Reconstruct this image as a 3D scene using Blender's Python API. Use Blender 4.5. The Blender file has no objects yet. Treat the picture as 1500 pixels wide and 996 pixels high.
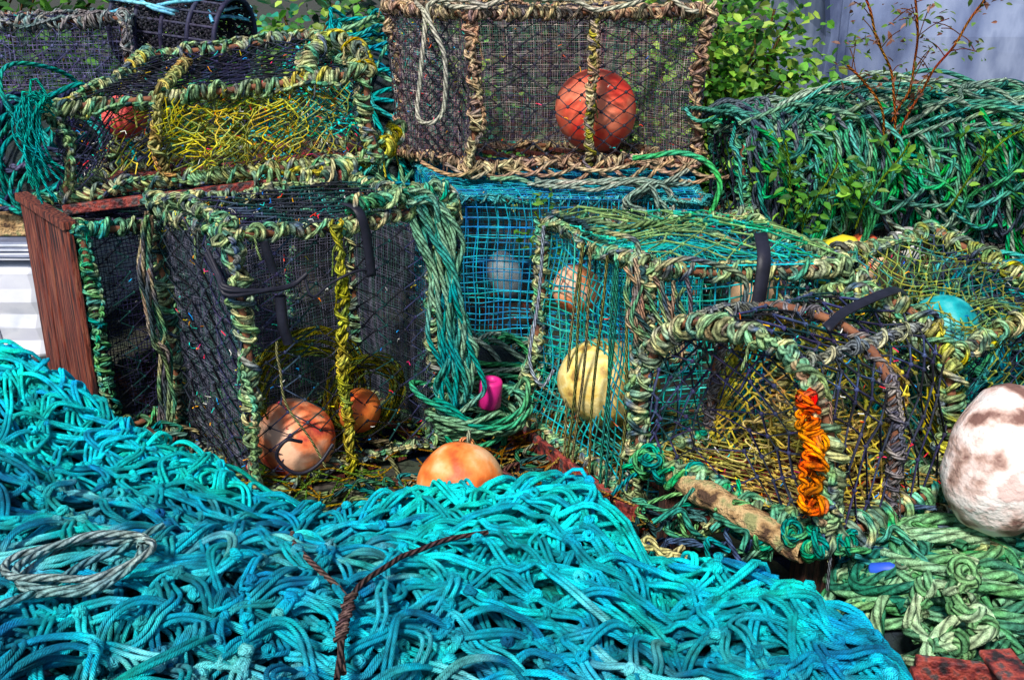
import bpy, math, random
import numpy as np
from mathutils import Vector, Matrix
rng=np.random.default_rng(11); random.seed(5)
A=np.array
GZ=-0.08
# ---------------------------------------------------------------- helpers
def nz(P,f,seed):
    r=np.random.default_rng(seed); D=r.normal(size=(7,3))*f*3.6; ph=r.uniform(0,6.28,7)
    return np.sin(np.asarray(P,float)@D.T+ph).sum(-1)/2.65
def sm(x): x=np.clip(x,0,1); return x*x*(3-2*x)
def empty(name,loc=(0,0,0)):
    o=bpy.data.objects.new(name,None); o.empty_display_size=.1
    bpy.context.scene.collection.objects.link(o); return o
def raw_mesh(name,V,Q,mat,parent,uv=None,col=None,smooth=True,n=4):
    me=bpy.data.meshes.new(name); me.vertices.add(len(V)); me.vertices.foreach_set('co',np.ascontiguousarray(V,dtype=np.float32).ravel())
    me.loops.add(len(Q)*n); me.loops.foreach_set('vertex_index',np.ascontiguousarray(Q,dtype=np.int32).ravel())
    me.polygons.add(len(Q)); me.polygons.foreach_set('loop_start',np.arange(0,len(Q)*n,n,dtype=np.int32))
    me.update(calc_edges=True)
    me.polygons.foreach_set('use_smooth',np.full(len(Q),smooth))
    if uv is not None:
        l=me.uv_layers.new(name='UVMap'); l.data.foreach_set('uv',np.ascontiguousarray(uv,dtype=np.float32).ravel())
    if col is not None:
        c4=np.ones((len(V),4),np.float32); c4[:,:3]=col
        a=me.attributes.new('Col','FLOAT_COLOR','POINT'); a.data.foreach_set('color',c4.ravel())
    me.materials.append(mat); me.update()
    o=bpy.data.objects.new(name,me); bpy.context.scene.collection.objects.link(o); o.parent=parent; return o
class Tubes:
    def __init__(s): s.g={}
    def add(s,p,r,c,sides=6):
        p=np.asarray(p,float); N=len(p)
        s.g.setdefault((N,sides),[]).append((p,np.broadcast_to(np.asarray(r,float),(N,)),np.broadcast_to(np.asarray(c,float),(N,3))))
    def build(s,name,mat,parent):
        VV=[];QQ=[];UU=[];CC=[];off=0
        for (N,S),L in s.g.items():
            P=np.stack([l[0] for l in L]);R=np.stack([l[1] for l in L]);C=np.stack([l[2] for l in L]);K=len(L)
            T=np.gradient(P,axis=1); T/=np.linalg.norm(T,axis=2,keepdims=True)+1e-9
            ref=np.where(np.abs(T[:,0,2:3])>.9,A([[1.,0,0]]),A([[0,0,1.]]))
            n=np.cross(T[:,0],ref); n/=np.linalg.norm(n,axis=1,keepdims=True)+1e-9
            Nn=np.empty_like(P); Nn[:,0]=n
            for i in range(1,N):
                n=n-(n*T[:,i]).sum(1,keepdims=True)*T[:,i]; n/=np.linalg.norm(n,axis=1,keepdims=True)+1e-9; Nn[:,i]=n
            B=np.cross(T,Nn); ph=np.arange(S)/S*2*math.pi
            V=P[:,:,None]+R[:,:,None,None]*(np.cos(ph)[None,None,:,None]*Nn[:,:,None]+np.sin(ph)[None,None,:,None]*B[:,:,None])
            arc=np.concatenate([np.zeros((K,1)),np.cumsum(np.linalg.norm(np.diff(P,axis=1),axis=2),axis=1)],1)/(6.28*R.mean(1,keepdims=True))
            idx=np.arange(K*N*S).reshape(K,N,S); nx=np.roll(idx,-1,axis=2)
            Q=np.stack([idx[:,:-1],nx[:,:-1],nx[:,1:],idx[:,1:]],-1)
            u0=np.broadcast_to(arc[:,:-1,None],(K,N-1,S));u1=np.broadcast_to(arc[:,1:,None],(K,N-1,S))
            v0=np.broadcast_to((np.arange(S)/S)[None,None],(K,N-1,S)); v1=v0+1/S
            UV=np.stack([np.stack([u0,v0],-1),np.stack([u0,v1],-1),np.stack([u1,v1],-1),np.stack([u1,v0],-1)],3)
            VV.append(V.reshape(-1,3));QQ.append(Q.reshape(-1,4)+off);UU.append(UV.reshape(-1,2))
            CC.append(np.broadcast_to(C[:,:,None],(K,N,S,3)).reshape(-1,3)); off+=K*N*S
        if not VV: return None
        return raw_mesh(name,np.concatenate(VV),np.concatenate(QQ),mat,parent,np.concatenate(UU),np.concatenate(CC))
def resample(P,n):
    P=np.asarray(P,float); d=np.concatenate([[0],np.cumsum(np.linalg.norm(np.diff(P,axis=0),axis=1))])
    t=np.linspace(0,d[-1],n); return np.stack([np.interp(t,d,P[:,k]) for k in range(3)],1)
def spline(P,n):
    P=[A(p,float) for p in P]; P=[2*P[0]-P[1]]+P+[2*P[-1]-P[-2]]; out=[]
    m=len(P)-3; per=max(2,int(n/m)+1)
    for i in range(m):
        t=np.linspace(0,1,per,endpoint=False)[:,None]; a,b,c,d=P[i:i+4]
        out.append(.5*((2*b)+(-a+c)*t+(2*a-5*b+4*c-d)*t**2+(-a+3*b-3*c+d)*t**3))
    out.append(P[-2][None]); return resample(np.concatenate(out),n)
def palette(cols,P,f=7,seed=3,j=.12):
    cols=A(cols,float); v=(nz(P,f,seed)*.38+.5)*(len(cols)-1); v=np.clip(v+rng.normal(0,j),0,len(cols)-1.001)
    i=v.astype(int); w=(v-i)[:,None]; return cols[i]*(1-w)+cols[np.minimum(i+1,len(cols)-1)]*w
def coil(T,path,cols,R=.019,r=.0105,pitch=.026,seed=None,spine=True,loose=True,cross=True):
    seed=int(rng.integers(1e6)) if seed is None else seed
    r=r*.8;pitch=pitch*.84
    path=resample(path,80); L=np.linalg.norm(np.diff(path,axis=0),axis=1).sum()
    path=path+np.stack([nz(path,3,seed+k) for k in range(3)],1)*.007
    N=max(20,int(round(L/pitch*9/20))*20); C=resample(path,N)
    t=np.gradient(C,axis=0); t/=np.linalg.norm(t,axis=1,keepdims=True)
    tm=t.mean(0); ref=A([0,0,1.]) if abs(tm[2])<.7*np.linalg.norm(tm)+.2 else A([.6,.8,0.])
    n=np.cross(t,ref); n/=np.linalg.norm(n,axis=1,keepdims=True)+1e-9; b=np.cross(t,n)
    th=np.arange(N)/9*6.283+nz(C,6,seed+5)*2.2
    q=nz(C,5,seed+21)
    RR=R*(1+.3*nz(C,8,seed+7)+.22*nz(C,30,seed+8))
    # wraps lean one way then the other and bunch together like hand-tied hitches
    lean=np.sin(th+seed)*r*(.9+1.3*q)+pitch*.9*nz(C,12,seed+31)
    H=C+RR[:,None]*(np.cos(th)[:,None]*n+np.sin(th)[:,None]*b)+t*lean[:,None]
    col=palette(cols,C,5,seed)*.5+palette(cols,C,26,seed+3)*.5
    T.add(H,r*(1+.2*nz(C,30,seed+9)),col*(1+.4*nz(C,22,seed+13))[:,None].clip(.35,1.8),6)
    if spine:
        a=seed%6+nz(C,2,seed+11)*1.6
        S=C+(RR+r*.8)[:,None]*(np.cos(a)[:,None]*n+np.sin(a)[:,None]*b)+n*(np.sin(th)*r*.8)[:,None]
        T.add(S,r*.9,palette(cols,C,9,seed+2),6)
    if cross:
        M=max(20,int(N/40)*20); C2=resample(path,M);k2=np.linspace(0,N-1,M).astype(int)
        a=-np.arange(M)/9*6.283*.5+seed+nz(C2,4,seed+15)*1.5
        T.add(C2+(RR[k2]+r*1.0)[:,None]*(np.cos(a)[:,None]*n[k2]+np.sin(a)[:,None]*b[k2]),r*.85*(1+.2*nz(C2,20,seed+1)),palette(cols,C2,8,seed+4)*1.1,6)
    if loose:
        for _ in range(int(L*6)):
            i=int(rng.integers(N)); p=C[i]; d=rng.normal(size=3); d/=np.linalg.norm(d); g=A([0,0,-1.])
            q_=rng.uniform(.02,.08); T.add(spline([p,p+d*.035,p+d*.04+g*q_*.5,p+d*.05+g*q_],7),r*.4,palette(cols,p[None],5,seed)[0]*1.1,5)
        for _ in range(int(L*170)):
            i=int(rng.integers(N)); p=C[i]; d=rng.normal(size=3); d/=np.linalg.norm(d); p=p+d*R*1.2
            T.add(A([p,p+d*.008+t[i]*.003,p+d*.015+A([0,0,-.004])+rng.normal(0,.003,3)]),.0009,col[i]*1.4,3)
def rope(T,pts,r,cols,n=40,wob=.01,seed=None,sides=8,f=4):
    seed=int(rng.integers(1e6)) if seed is None else seed
    C=spline(pts,n); C=C+np.stack([nz(C,f,seed+k) for k in range(3)],1)*wob
    T.add(C,r,palette(cols,C,1.5,seed,.5),sides); return C
def tangle(T,c,s,n,r,cols,k=5,L=.1,sides=6):
    c=A(c,float)
    for _ in range(n):
        P=[c+rng.normal(0,1,3)*A(s)]
        for _j in range(k): P.append(P[-1]+rng.normal(0,L,3)*A([1,1,.45]))
        P=A(P);P=c+(P-c)*.5+rng.normal(0,1,3)*A(s)*.6;P[:,2]=np.maximum(P[:,2],GZ+r)
        rope(T,P,r*rng.uniform(.8,1.15),[cols[rng.integers(len(cols))],cols[rng.integers(len(cols))]],36,.006,sides=sides)
def bilin(a,b,c,d):
    a,b,c,d=[A(x,float) for x in (a,b,c,d)]
    def f(s,t):
        s=s[...,None];t=t[...,None]; return (1-s)*(1-t)*a+s*(1-t)*b+s*t*c+(1-s)*t*d
    return f
def panel(T,f,cell,r,cols,sag=(0,0,0),style='diamond',amp=.008,jit=.16,seed=None,ratio=.62,ragged=0):
    seed=int(rng.integers(1e6)) if seed is None else seed
    g=np.linspace(0,1,12); L=np.linalg.norm(np.diff(f(g,g*0+.5),axis=0),axis=1).sum(); H=np.linalg.norm(np.diff(f(g*0+.5,g),axis=0),axis=1).sum()
    sag=A(sag,float)
    def F(s,t):
        s=np.clip(s,0,1);t=np.clip(t,0,1); P=f(s,t)+sag*(16*s*(1-s)*t*(1-t))[...,None]
        e=np.minimum(1,8*np.minimum(np.minimum(s,1-s),np.minimum(t,1-t)))[...,None]
        if ragged: e=1
        return P+np.stack([nz(P,3,seed+k) for k in range(3)],-1)*amp*e
    cols=A(cols,float)
    if style=='diamond':
        nx=max(3,int(L/cell)); m=max(3,int(H/(cell*ratio))); J=rng.normal(0,jit,size=(2*nx+4,m+1,2))
        j=np.arange(m+1)
        for k in range(nx+1):
            x=k+.5*(-1.)**(j+k); id_=np.clip((2*x).astype(int)+1,0,2*nx+3)
            s=(x+J[id_,j,0])/nx; t=(j+J[id_,j,1])/m
            if not ragged: t[0]=0;t[-1]=1
            P=F(s,t); c=cols[rng.integers(len(cols))]*rng.uniform(.6,1.3)
            if ragged:
                lo=int(rng.uniform(0,ragged*m));hi=m+1-int(rng.uniform(0,ragged*m));P=P[lo:hi];
                if len(P)<4: continue
                s=s[lo:hi]
            T.add(P,r*rng.uniform(.8,1.2),c,5)
            if r>.0024:
                for jj in range(1,len(P)-1):
                    if (jj+k)%2==0 and 0<s[jj]<1:
                        T.add(A([P[jj]-A([0,0,r*1.8]),P[jj],P[jj]+A([0,0,r*1.8])]),A([r*.9,r*2.1,r*.9]),c*1.15,5)
    else:
        for ax,LL,MM in ((0,L,H),(1,H,L)):
            n=max(2,int(LL/cell)); 
            for k in range(n+1):
                q=np.linspace(0,1,16); a=np.full(16,k/n)+rng.normal(0,.1/n)
                P=F(a,q) if ax==0 else F(q,a)
                T.add(P,r*rng.uniform(.85,1.15),cols[rng.integers(len(cols))]*rng.uniform(.7,1.25),3 if r<.002 else 5)
FLECK=[(.9,.1,.05),(.95,.45,.03),(.7,.6,.1),(.05,.3,.8),(.8,.15,.2),(.7,.7,.65),(.1,.6,.5)]
def flecks(T,f,n,off=(0,0,0)):
    for _ in range(n):
        s,t=rng.uniform(0,1,2);p=f(A([s]),A([t]))[0]+A(off)+rng.normal(0,.006,3);d=rng.normal(size=3);d/=np.linalg.norm(d);l=rng.uniform(.004,.014)
        T.add(A([p-d*l,p+rng.normal(0,.003,3),p+d*l]),.0015,FLECK[rng.integers(len(FLECK))],4)
# ---------------------------------------------------------------- materials
def newmat(name):
    m=bpy.data.materials.new(name); m.use_nodes=True; nt=m.node_tree; nt.nodes.clear()
    o=nt.nodes.new('ShaderNodeOutputMaterial'); b=nt.nodes.new('ShaderNodeBsdfPrincipled'); nt.links.new(b.outputs[0],o.inputs[0]); return m,nt,b
def N(nt,t,**k):
    n=nt.nodes.new(t)
    for a,v in k.items(): setattr(n,a,v)
    return n
def noise(nt,scale,detail=4,coord=None):
    n=N(nt,'ShaderNodeTexNoise'); n.inputs['Scale'].default_value=scale; n.inputs['Detail'].default_value=detail
    if coord is not None: nt.links.new(coord,n.inputs['Vector'])
    return n
def mrange(nt,src,a,b,lo=.3,hi=.7):
    n=N(nt,'ShaderNodeMapRange'); n.inputs['From Min'].default_value=lo;n.inputs['From Max'].default_value=hi;n.inputs['To Min'].default_value=a;n.inputs['To Max'].default_value=b
    nt.links.new(src,n.inputs['Value']); return n.outputs[0]
def math_(nt,op,a,b=None):
    n=N(nt,'ShaderNodeMath',operation=op)
    for i,x in enumerate((a,b)):
        if x is None: continue
        if isinstance(x,(int,float)): n.inputs[i].default_value=x
        else: nt.links.new(x,n.inputs[i])
    return n.outputs[0]
def mat_rope(name,strands=3,k=.35,bump=.8,rough=.75,dist=.004,vlo=.45,vhi=1.5,fine=60,spec=.3,sat=1.2,groove_shade=.45,fib=.6):
    m,nt,b=newmat(name); tc=N(nt,'ShaderNodeTexCoord'); at=N(nt,'ShaderNodeAttribute',attribute_name='Col')
    n1=noise(nt,fine,3,tc.outputs['Object']); n2=noise(nt,9,3,tc.outputs['Object']); n3=noise(nt,260,2,tc.outputs['Object'])
    sp=N(nt,'ShaderNodeSeparateXYZ'); nt.links.new(tc.outputs['UV'],sp.inputs[0])
    x=math_(nt,'ADD',math_(nt,'MULTIPLY',sp.outputs[1],strands),math_(nt,'MULTIPLY',sp.outputs[0],strands*k))
    h=math_(nt,'ABSOLUTE',math_(nt,'SINE',math_(nt,'MULTIPLY',x,math.pi)))
    hs=N(nt,'ShaderNodeHueSaturation'); nt.links.new(at.outputs['Color'],hs.inputs['Color'])
    v=math_(nt,'MULTIPLY',mrange(nt,n1.outputs[0],vlo,vhi),mrange(nt,h,groove_shade,1.1,0,.7))  # shade painted into the colour along the grooves of the lay
    v=math_(nt,'MULTIPLY',v,mrange(nt,n3.outputs[0],.7,1.3))
    nt.links.new(v,hs.inputs['Value']); nt.links.new(mrange(nt,n2.outputs[0],.465,.535),hs.inputs['Hue']); hs.inputs['Saturation'].default_value=sat
    nt.links.new(hs.outputs[0],b.inputs['Base Color']); b.inputs['Roughness'].default_value=rough; b.inputs['Specular IOR Level'].default_value=spec
    h=math_(nt,'ADD',h,math_(nt,'ADD',math_(nt,'MULTIPLY',n1.outputs[0],.7),math_(nt,'MULTIPLY',n3.outputs[0],fib)))
    bp=N(nt,'ShaderNodeBump'); bp.inputs['Strength'].default_value=bump; bp.inputs['Distance'].default_value=dist
    nt.links.new(h,bp.inputs['Height']); nt.links.new(bp.outputs[0],b.inputs['Normal']); return m
def mat_mix(name,cols,scale=8,rough=.6,metal=0,bump=.3,dist=.01,detail=6,stretch=None,spec=.5,lo=.3,hi=.7):
    m,nt,b=newmat(name); tc=N(nt,'ShaderNodeTexCoord'); src=tc.outputs['Object']
    if stretch:
        mp=N(nt,'ShaderNodeMapping'); mp.inputs['Scale'].default_value=stretch; nt.links.new(src,mp.inputs[0]); src=mp.outputs[0]
    n=noise(nt,scale,detail,src); cr=N(nt,'ShaderNodeValToRGB'); e=cr.color_ramp.elements
    k=len(cols)
    e[0].position=lo;e[0].color=(*cols[0],1); e[1].position=hi;e[1].color=(*cols[-1],1)
    for i in range(1,k-1):
        q=e.new(lo+(hi-lo)*i/(k-1)); q.color=(*cols[i],1)
    nt.links.new(n.outputs[0],cr.inputs[0]); nt.links.new(cr.outputs[0],b.inputs['Base Color'])
    b.inputs['Roughness'].default_value=rough;b.inputs['Metallic'].default_value=metal; b.inputs['Specular IOR Level'].default_value=spec
    n2=noise(nt,scale*4,5,src); bp=N(nt,'ShaderNodeBump'); bp.inputs['Strength'].default_value=bump; bp.inputs['Distance'].default_value=dist
    nt.links.new(n2.outputs[0],bp.inputs['Height']); nt.links.new(bp.outputs[0],b.inputs['Normal']); return m
M_rope=mat_rope('rope_fibre',bump=1,dist=.008,k=.45,groove_shade=.35,rough=.95,spec=.1); M_wrap=mat_rope('wrapped_rope',k=.45,bump=1,dist=.006,vlo=.3,vhi=1.8,fine=45,groove_shade=.4,rough=.95,spec=.1)
M_net=mat_rope('net_twine',strands=2,bump=.3,dist=.001,vlo=.5,vhi=1.6,fine=50,rough=.65,spec=.3,groove_shade=.8)
M_cord=mat_rope('trawl_cord',strands=5,k=1.1,bump=.8,dist=.002,vlo=.5,vhi=1.5,fine=26,rough=.8,groove_shade=.78,spec=.18,sat=1.1,fib=1.2)
M_steel=mat_mix('rusty_bar',[(.05,.03,.04),(.2,.07,.03),(.3,.12,.05)],30,.8)
M_redwood=mat_mix('weathered_red_wood',[(.03,.008,.012),(.16,.03,.02),(.42,.07,.035),(.5,.16,.09)],14,.75,bump=1,dist=.03,stretch=(7,7,.5),lo=.38,hi=.62)
M_dkwood=mat_mix('dark_red_wood',[(.02,.008,.01),(.09,.03,.02),(.2,.07,.04)],14,.75,bump=1,dist=.03,stretch=(7,7,.5),lo=.38,hi=.62)  # darker tones of the red wood, same grain
M_wood=mat_mix('driftwood',[(.08,.04,.02),(.4,.24,.1),(.62,.42,.2),(.3,.3,.12)],22,.85,bump=1,dist=.02,lo=.36,hi=.64)
M_rust=mat_mix('rusted_red_metal',[(.02,.012,.015),(.16,.02,.02),(.38,.06,.04),(.08,.06,.06)],24,.6,bump=.9,lo=.38,hi=.62,detail=10)
M_rubber=mat_mix('black_rubber',[(.008,.008,.015),(.02,.02,.035)],20,.5,bump=.3,dist=.003,spec=.3)
M_under=mat_mix('underlay_shade',[(.001,.003,.012),(.003,.010,.028),(.003,.022,.04)],22,.95,bump=1,dist=.03,spec=.1)  # near-black colour paints the shade in gaps between the net cords
# ---------------------------------------------------------------- solids
def beam(name,p0,p1,w,h,mat,parent,bev=.004,up=(0,0,1)):
    p0=A(p0,float);p1=A(p1,float);d=p1-p0;L=np.linalg.norm(d);d/=L;u=A(up,float)
    if abs(d@u)>.95:u=A([0,1.,0])
    s=np.cross(d,u);s/=np.linalg.norm(s);u=np.cross(s,d)
    V=[];n=9
    for i in range(n):
        c=p0+d*L*i/(n-1)
        for a,b in((-1,-1),(1,-1),(1,1),(-1,1)): V.append(c+s*a*w/2*(1+rng.normal(0,.012))+u*b*h/2*(1+rng.normal(0,.012)))
    F=[(0,3,2,1),tuple(4*(n-1)+k for k in(0,1,2,3))]
    for i in range(n-1):
        for k in range(4):
            a=4*i+k;b=4*i+(k+1)%4;F.append((a,b,b+4,a+4))
    me=bpy.data.meshes.new(name);me.from_pydata([tuple(v) for v in V],[],F);me.materials.append(mat)
    o=bpy.data.objects.new(name,me);bpy.context.scene.collection.objects.link(o);o.parent=parent
    m=o.modifiers.new('b','BEVEL');m.width=bev;m.segments=2;m.limit_method='ANGLE';return o
def ribbon(name,pts,w,wdir,mat,parent,th=.004,n=24):
    C=spline(pts,n);W=A(wdir,float);W/=np.linalg.norm(W);V=[];F=[]
    for c in C: V+= [tuple(c-W*w/2),tuple(c),tuple(c+W*w/2)]
    for i in range(n-1):
        for k in range(2):a=3*i+k;F.append((a,a+1,a+4,a+3))
    me=bpy.data.meshes.new(name);me.from_pydata(V,[],F);me.materials.append(mat);me.polygons.foreach_set('use_smooth',[True]*len(F))
    o=bpy.data.objects.new(name,me);bpy.context.scene.collection.objects.link(o);o.parent=parent
    m=o.modifiers.new('s','SOLIDIFY');m.thickness=th;return o
def buoy(name,c,r,cols,sc=(1,1,1),tilt=(0,0,0),neck=True,rough=.5,seed=1,lump=.02,scale=7,lo=.36,hi=.6,bump=.35):
    e=empty(name);mat=mat_mix(name+'_skin',cols,scale,rough,bump=bump,dist=.008,detail=12,lo=lo,hi=hi,spec=.35)
    u=np.linspace(0,math.pi,26);v=np.linspace(0,2*math.pi,40,endpoint=False)
    D=np.stack([np.outer(np.sin(u),np.cos(v)),np.outer(np.sin(u),np.sin(v)),np.outer(np.cos(u),np.ones(40))],-1)
    rr=r*(1+lump*nz(D,.6,seed)+.25*lump*nz(D,2,seed+1))
    rr=rr*(1+.02*np.exp(-(D[...,2]/.045)**2))
    P=D*rr[...,None]*A(sc)
    if neck: P[...,2]+= (r*.16*sc[2])*np.exp(-(u/.2)**2)[:,None]
    V=P.reshape(-1,3);i=np.arange(25)[:,None]*40;k=np.arange(40)[None];k2=(k+1)%40
    Q=np.stack([i+k,i+40+k,i+40+k2,i+k2],-1).reshape(-1,4)
    o=raw_mesh('shell',V,Q,mat,e)
    if neck:
        T=Tubes();a=np.linspace(0,2*math.pi,17);zz=r*1.18*sc[2]
        T.add(np.stack([np.cos(a)*r*.15,a*0,zz+np.sin(a)*r*.15],1),r*.05,A(cols[-1]),8)
        T.add(np.stack([a*0+r*.02,np.cos(a)*r*.18,zz+r*.15+np.sin(a)*r*.18],1),r*.045,(.3,.35,.25),8)
        T.build('eye',M_rope,e)
    e.location=c;e.rotation_euler=[math.radians(x) for x in tilt];return e
# ---------------------------------------------------------------- lobster pot
def pot(name,bot,top,wrap,netcols,cell=.045,r=.0026,style='diamond',inner=None,innercols=None,innerfaces='RBL',R=.019,rr=.0105,sag=.02,
        faces='FRBLT',slats=True,extra=None,double=False,amp=.01,fleck=60):
    e=empty(name);b=[A(x,float) for x in bot];t=[A(x,float) for x in top];W=Tubes();T=Tubes();ctr=(sum(b)+sum(t))/8
    bars=Tubes();FK=Tubes()
    E=[(b[0],b[1]),(b[1],b[2]),(b[2],b[3]),(b[3],b[0]),(t[0],t[1]),(t[1],t[2]),(t[2],t[3]),(t[3],t[0])]+[(b[i],t[i]) for i in range(4)]
    for i,(p,q) in enumerate(E):
        mid=(p+q)/2;m2=mid+(ctr-mid)*.05+rng.normal(0,.008,3)
        path=spline([p,m2,q],20);bars.add(path,.012,(.12,.08,.1),6)
        coil(W,path,wrap,R*rng.uniform(.85,1.1),rr,rr*2.5)
    FD={'F':(b[0],b[1],t[1],t[0]),'R':(b[1],b[2],t[2],t[1]),'B':(b[2],b[3],t[3],t[2]),'L':(b[3],b[0],t[0],t[3]),'T':(t[0],t[1],t[2],t[3])}
    for k in faces:
        q=FD[k];mid=sum(q)/4;inn=(ctr-mid);inn/=np.linalg.norm(inn)
        f=bilin(*q);panel(T,f,cell,r,netcols,inn*sag,style,amp)
        if double: panel(T,bilin(*[x+inn*.012 for x in q]),cell*1.1,r*.8,netcols,inn*sag*1.5,style,amp)
        if inner and k in innerfaces: panel(T,bilin(*[x+inn*.02 for x in q]),inner,.0015,innercols,inn*sag*.8,'square',amp*.6)
        if k in 'FLT': flecks(FK,f,fleck//3,inn*sag*.5)
    W.build('rope_wrapping',M_wrap,e);T.build('netting',M_net,e);bars.build('frame_bars',M_steel,e)
    if fleck: FK.build('twine_scraps',M_net,e)
    if slats:
        for i in range(6):
            s=(i+.5)/6;p=b[0]*(1-s)+b[1]*s;q=b[3]*(1-s)+b[2]*s;beam('base_slat',p+A([0,0,-.012]),q+A([0,0,-.012]),.035,.014,M_redwood,e,.002)
    if extra: extra(e)
    return e
BLK=[(.010,.010,.015),(.02,.025,.035),(.04,.045,.07),(.012,.045,.045),(.03,.03,.07)]
OLV=[(.035,.07,.075),(.25,.35,.16),(.08,.26,.17),(.52,.48,.25),(.06,.09,.15),(.36,.44,.22),(.12,.3,.2)]
TEALG=[(.02,.2,.16),(.05,.36,.19),(.2,.42,.18),(.03,.23,.25),(.35,.45,.25)]
TAN=[(.12,.09,.09),(.46,.33,.2),(.26,.18,.14),(.52,.43,.28),(.15,.13,.15)]
YEL=[(.42,.36,.07),(.2,.2,.05),(.56,.47,.12),(.22,.3,.1)]
def with_z(xy,z): return [(x,y,zz) for (x,y),zz in zip(xy,z)]
# A: dark pot, centre left
def exA(e):
    a=A([-.817,2.8]);d1=A([.582,.42]);
    T=Tubes();p=a+d1*.46;n=A([.585,-.81])*.03
    coil(T,[(p[0]+n[0],p[1]+n[1],-.05),(p[0]+n[0],p[1]+n[1],.4),(p[0]+n[0],p[1]+n[1],.8)],YEL,.011,.009,.024)
    coil(T,[(-.5,3.03,.83),(-.3,3.17,.86),(-.2,3.22,.85),(-.2,3.25,.74),(-.2,3.24,.55)],OLV+TEALG,.022,.012,.03)
    coil(T,[(-.8,2.83,.82),(-1.0,3.04,.84),(-1.17,3.2,.83)],OLV,.014,.01,.028)
    T.build('yellow_rope_lacing',M_wrap,e)
    U=Tubes()
    for k in range(3):
        rope(U,[(-.9,2.85,.72+.01*k),(-.855,2.79,.68),(-.83,2.75,.645+.008*k),(-.75,2.78,.64),(-.66,2.85,.635),(-.62,2.88,.66)],.007,[(.02,.02,.06),(.04,.04,.1)],24,.003)
    rope(U,[(-.69,2.83,.61),(-.69,2.83,.52),(-.68,2.84,.46)],.017,[(.02,.02,.06),(.05,.05,.12)],10,.002)
    rope(U,[(-.72,2.81,.78),(-.71,2.81,.74),(-.7,2.82,.69)],.014,[(.02,.02,.05),(.05,.05,.12)],10,.002)
    rope(U,[(-.62,2.88,.66),(-.6,2.87,.6),(-.55,2.92,.625),(-.48,2.97,.65),(-.42,3.02,.64)],.0045,[(.35,.12,.06)],24,.004)
    U.build('bungee_strap',M_rubber,e)
    ribbon('rubber_tie',[(-.52,3.05,.84),(-.47,2.99,.83),(-.45,2.99,.76),(-.44,3.0,.62)],.03,(.8,.58,0),M_rubber,e,.004)
    H=Tubes()
    rope(H,[(-.66,2.83,.13),(-.7,2.8,.15),(-.73,2.79,.1),(-.68,2.8,.04),(-.62,2.83,.05),(-.57,2.87,.1)],.006,[(.05,.05,.1)],30,.003)
    H.build('hook',M_rubber,e)
    Y=Tubes()
    rope(Y,[(-.69,2.82,.47),(-.70,2.82,.3),(-.64,2.85,.12),(-.6,2.87,.02)],.004,[(.45,.45,.22)],20,.01)
    for q,(cx,cy,cz,r_) in enumerate([(-.68,3.04,.2,.2),(-.5,3.13,.16,.13)]):
        for k in range(20):
            a_=np.linspace(0,6.28,30)+rng.uniform(0,6);rr_=r_*rng.uniform(.75,1.15)
            P=np.stack([cx+np.cos(a_)*rr_*.8,cy+np.cos(a_)*rr_*.55+rng.normal(0,.012),cz+np.sin(a_)*rr_],1)
            P+=np.stack([nz(P,5,k+50+m) for m in range(3)],1)*.012;Y.add(P,.0034,A(YEL[k%4])*.9,5)
    for k in range(7):
        j=lambda s=.012:rng.normal(0,s)
        rope(Y,[(-1.17+j(),3.14+j(),.78),(-1.19+j(),3.13,.6),(-1.2+j(.02),3.12+j(),.4),(-1.17+j(),3.13,.3),(-1.19+j(),3.12,.1),(-1.2,3.12,.0)],.007,TAN+OLV,40,.012)
    Y.build('entrance_ring_net',M_rope,e)
A_xy=[(-.817,2.8),(-.235,3.22),(-.60,3.69),(-1.187,3.23)]
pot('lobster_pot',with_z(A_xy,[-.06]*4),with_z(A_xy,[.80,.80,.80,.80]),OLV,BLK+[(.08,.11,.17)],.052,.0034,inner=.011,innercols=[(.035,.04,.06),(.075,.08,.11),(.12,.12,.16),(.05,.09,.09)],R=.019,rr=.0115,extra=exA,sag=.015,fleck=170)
# C: pot with the red wooden end, below the yellow one
C_xy=[(-1.46,3.3),(-.84,3.8),(-1.22,4.28),(-1.85,3.79)]
def exC(e):
    p=A([-1.46,3.3]);q=A([-1.85,3.79]);o=A([-.78,-.62])*.035
    for i in range(11):
        s=(i+.5)/11;c=p*(1-s)+q*s+o*(1+rng.normal(0,.08))
        beam('end_board',(c[0],c[1],GZ+.01),(c[0]+.0,c[1],.70+rng.normal(0,.004)),.022,.0555,M_redwood,e,.004,up=(-.62,.78,0))
    beam('top_rail',(p[0]+o[0],p[1]+o[1],.715),(q[0]+o[0],q[1]+o[1],.715),.05,.03,M_redwood,e)
pot('lobster_pot',with_z(C_xy,[GZ+.02]*4),with_z(C_xy,[.69]*4),TEALG+OLV[:2],BLK,.05,.003,inner=.014,innercols=[(.015,.015,.04),(.03,.03,.07)],innerfaces='FRBLT',extra=exC)
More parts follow.
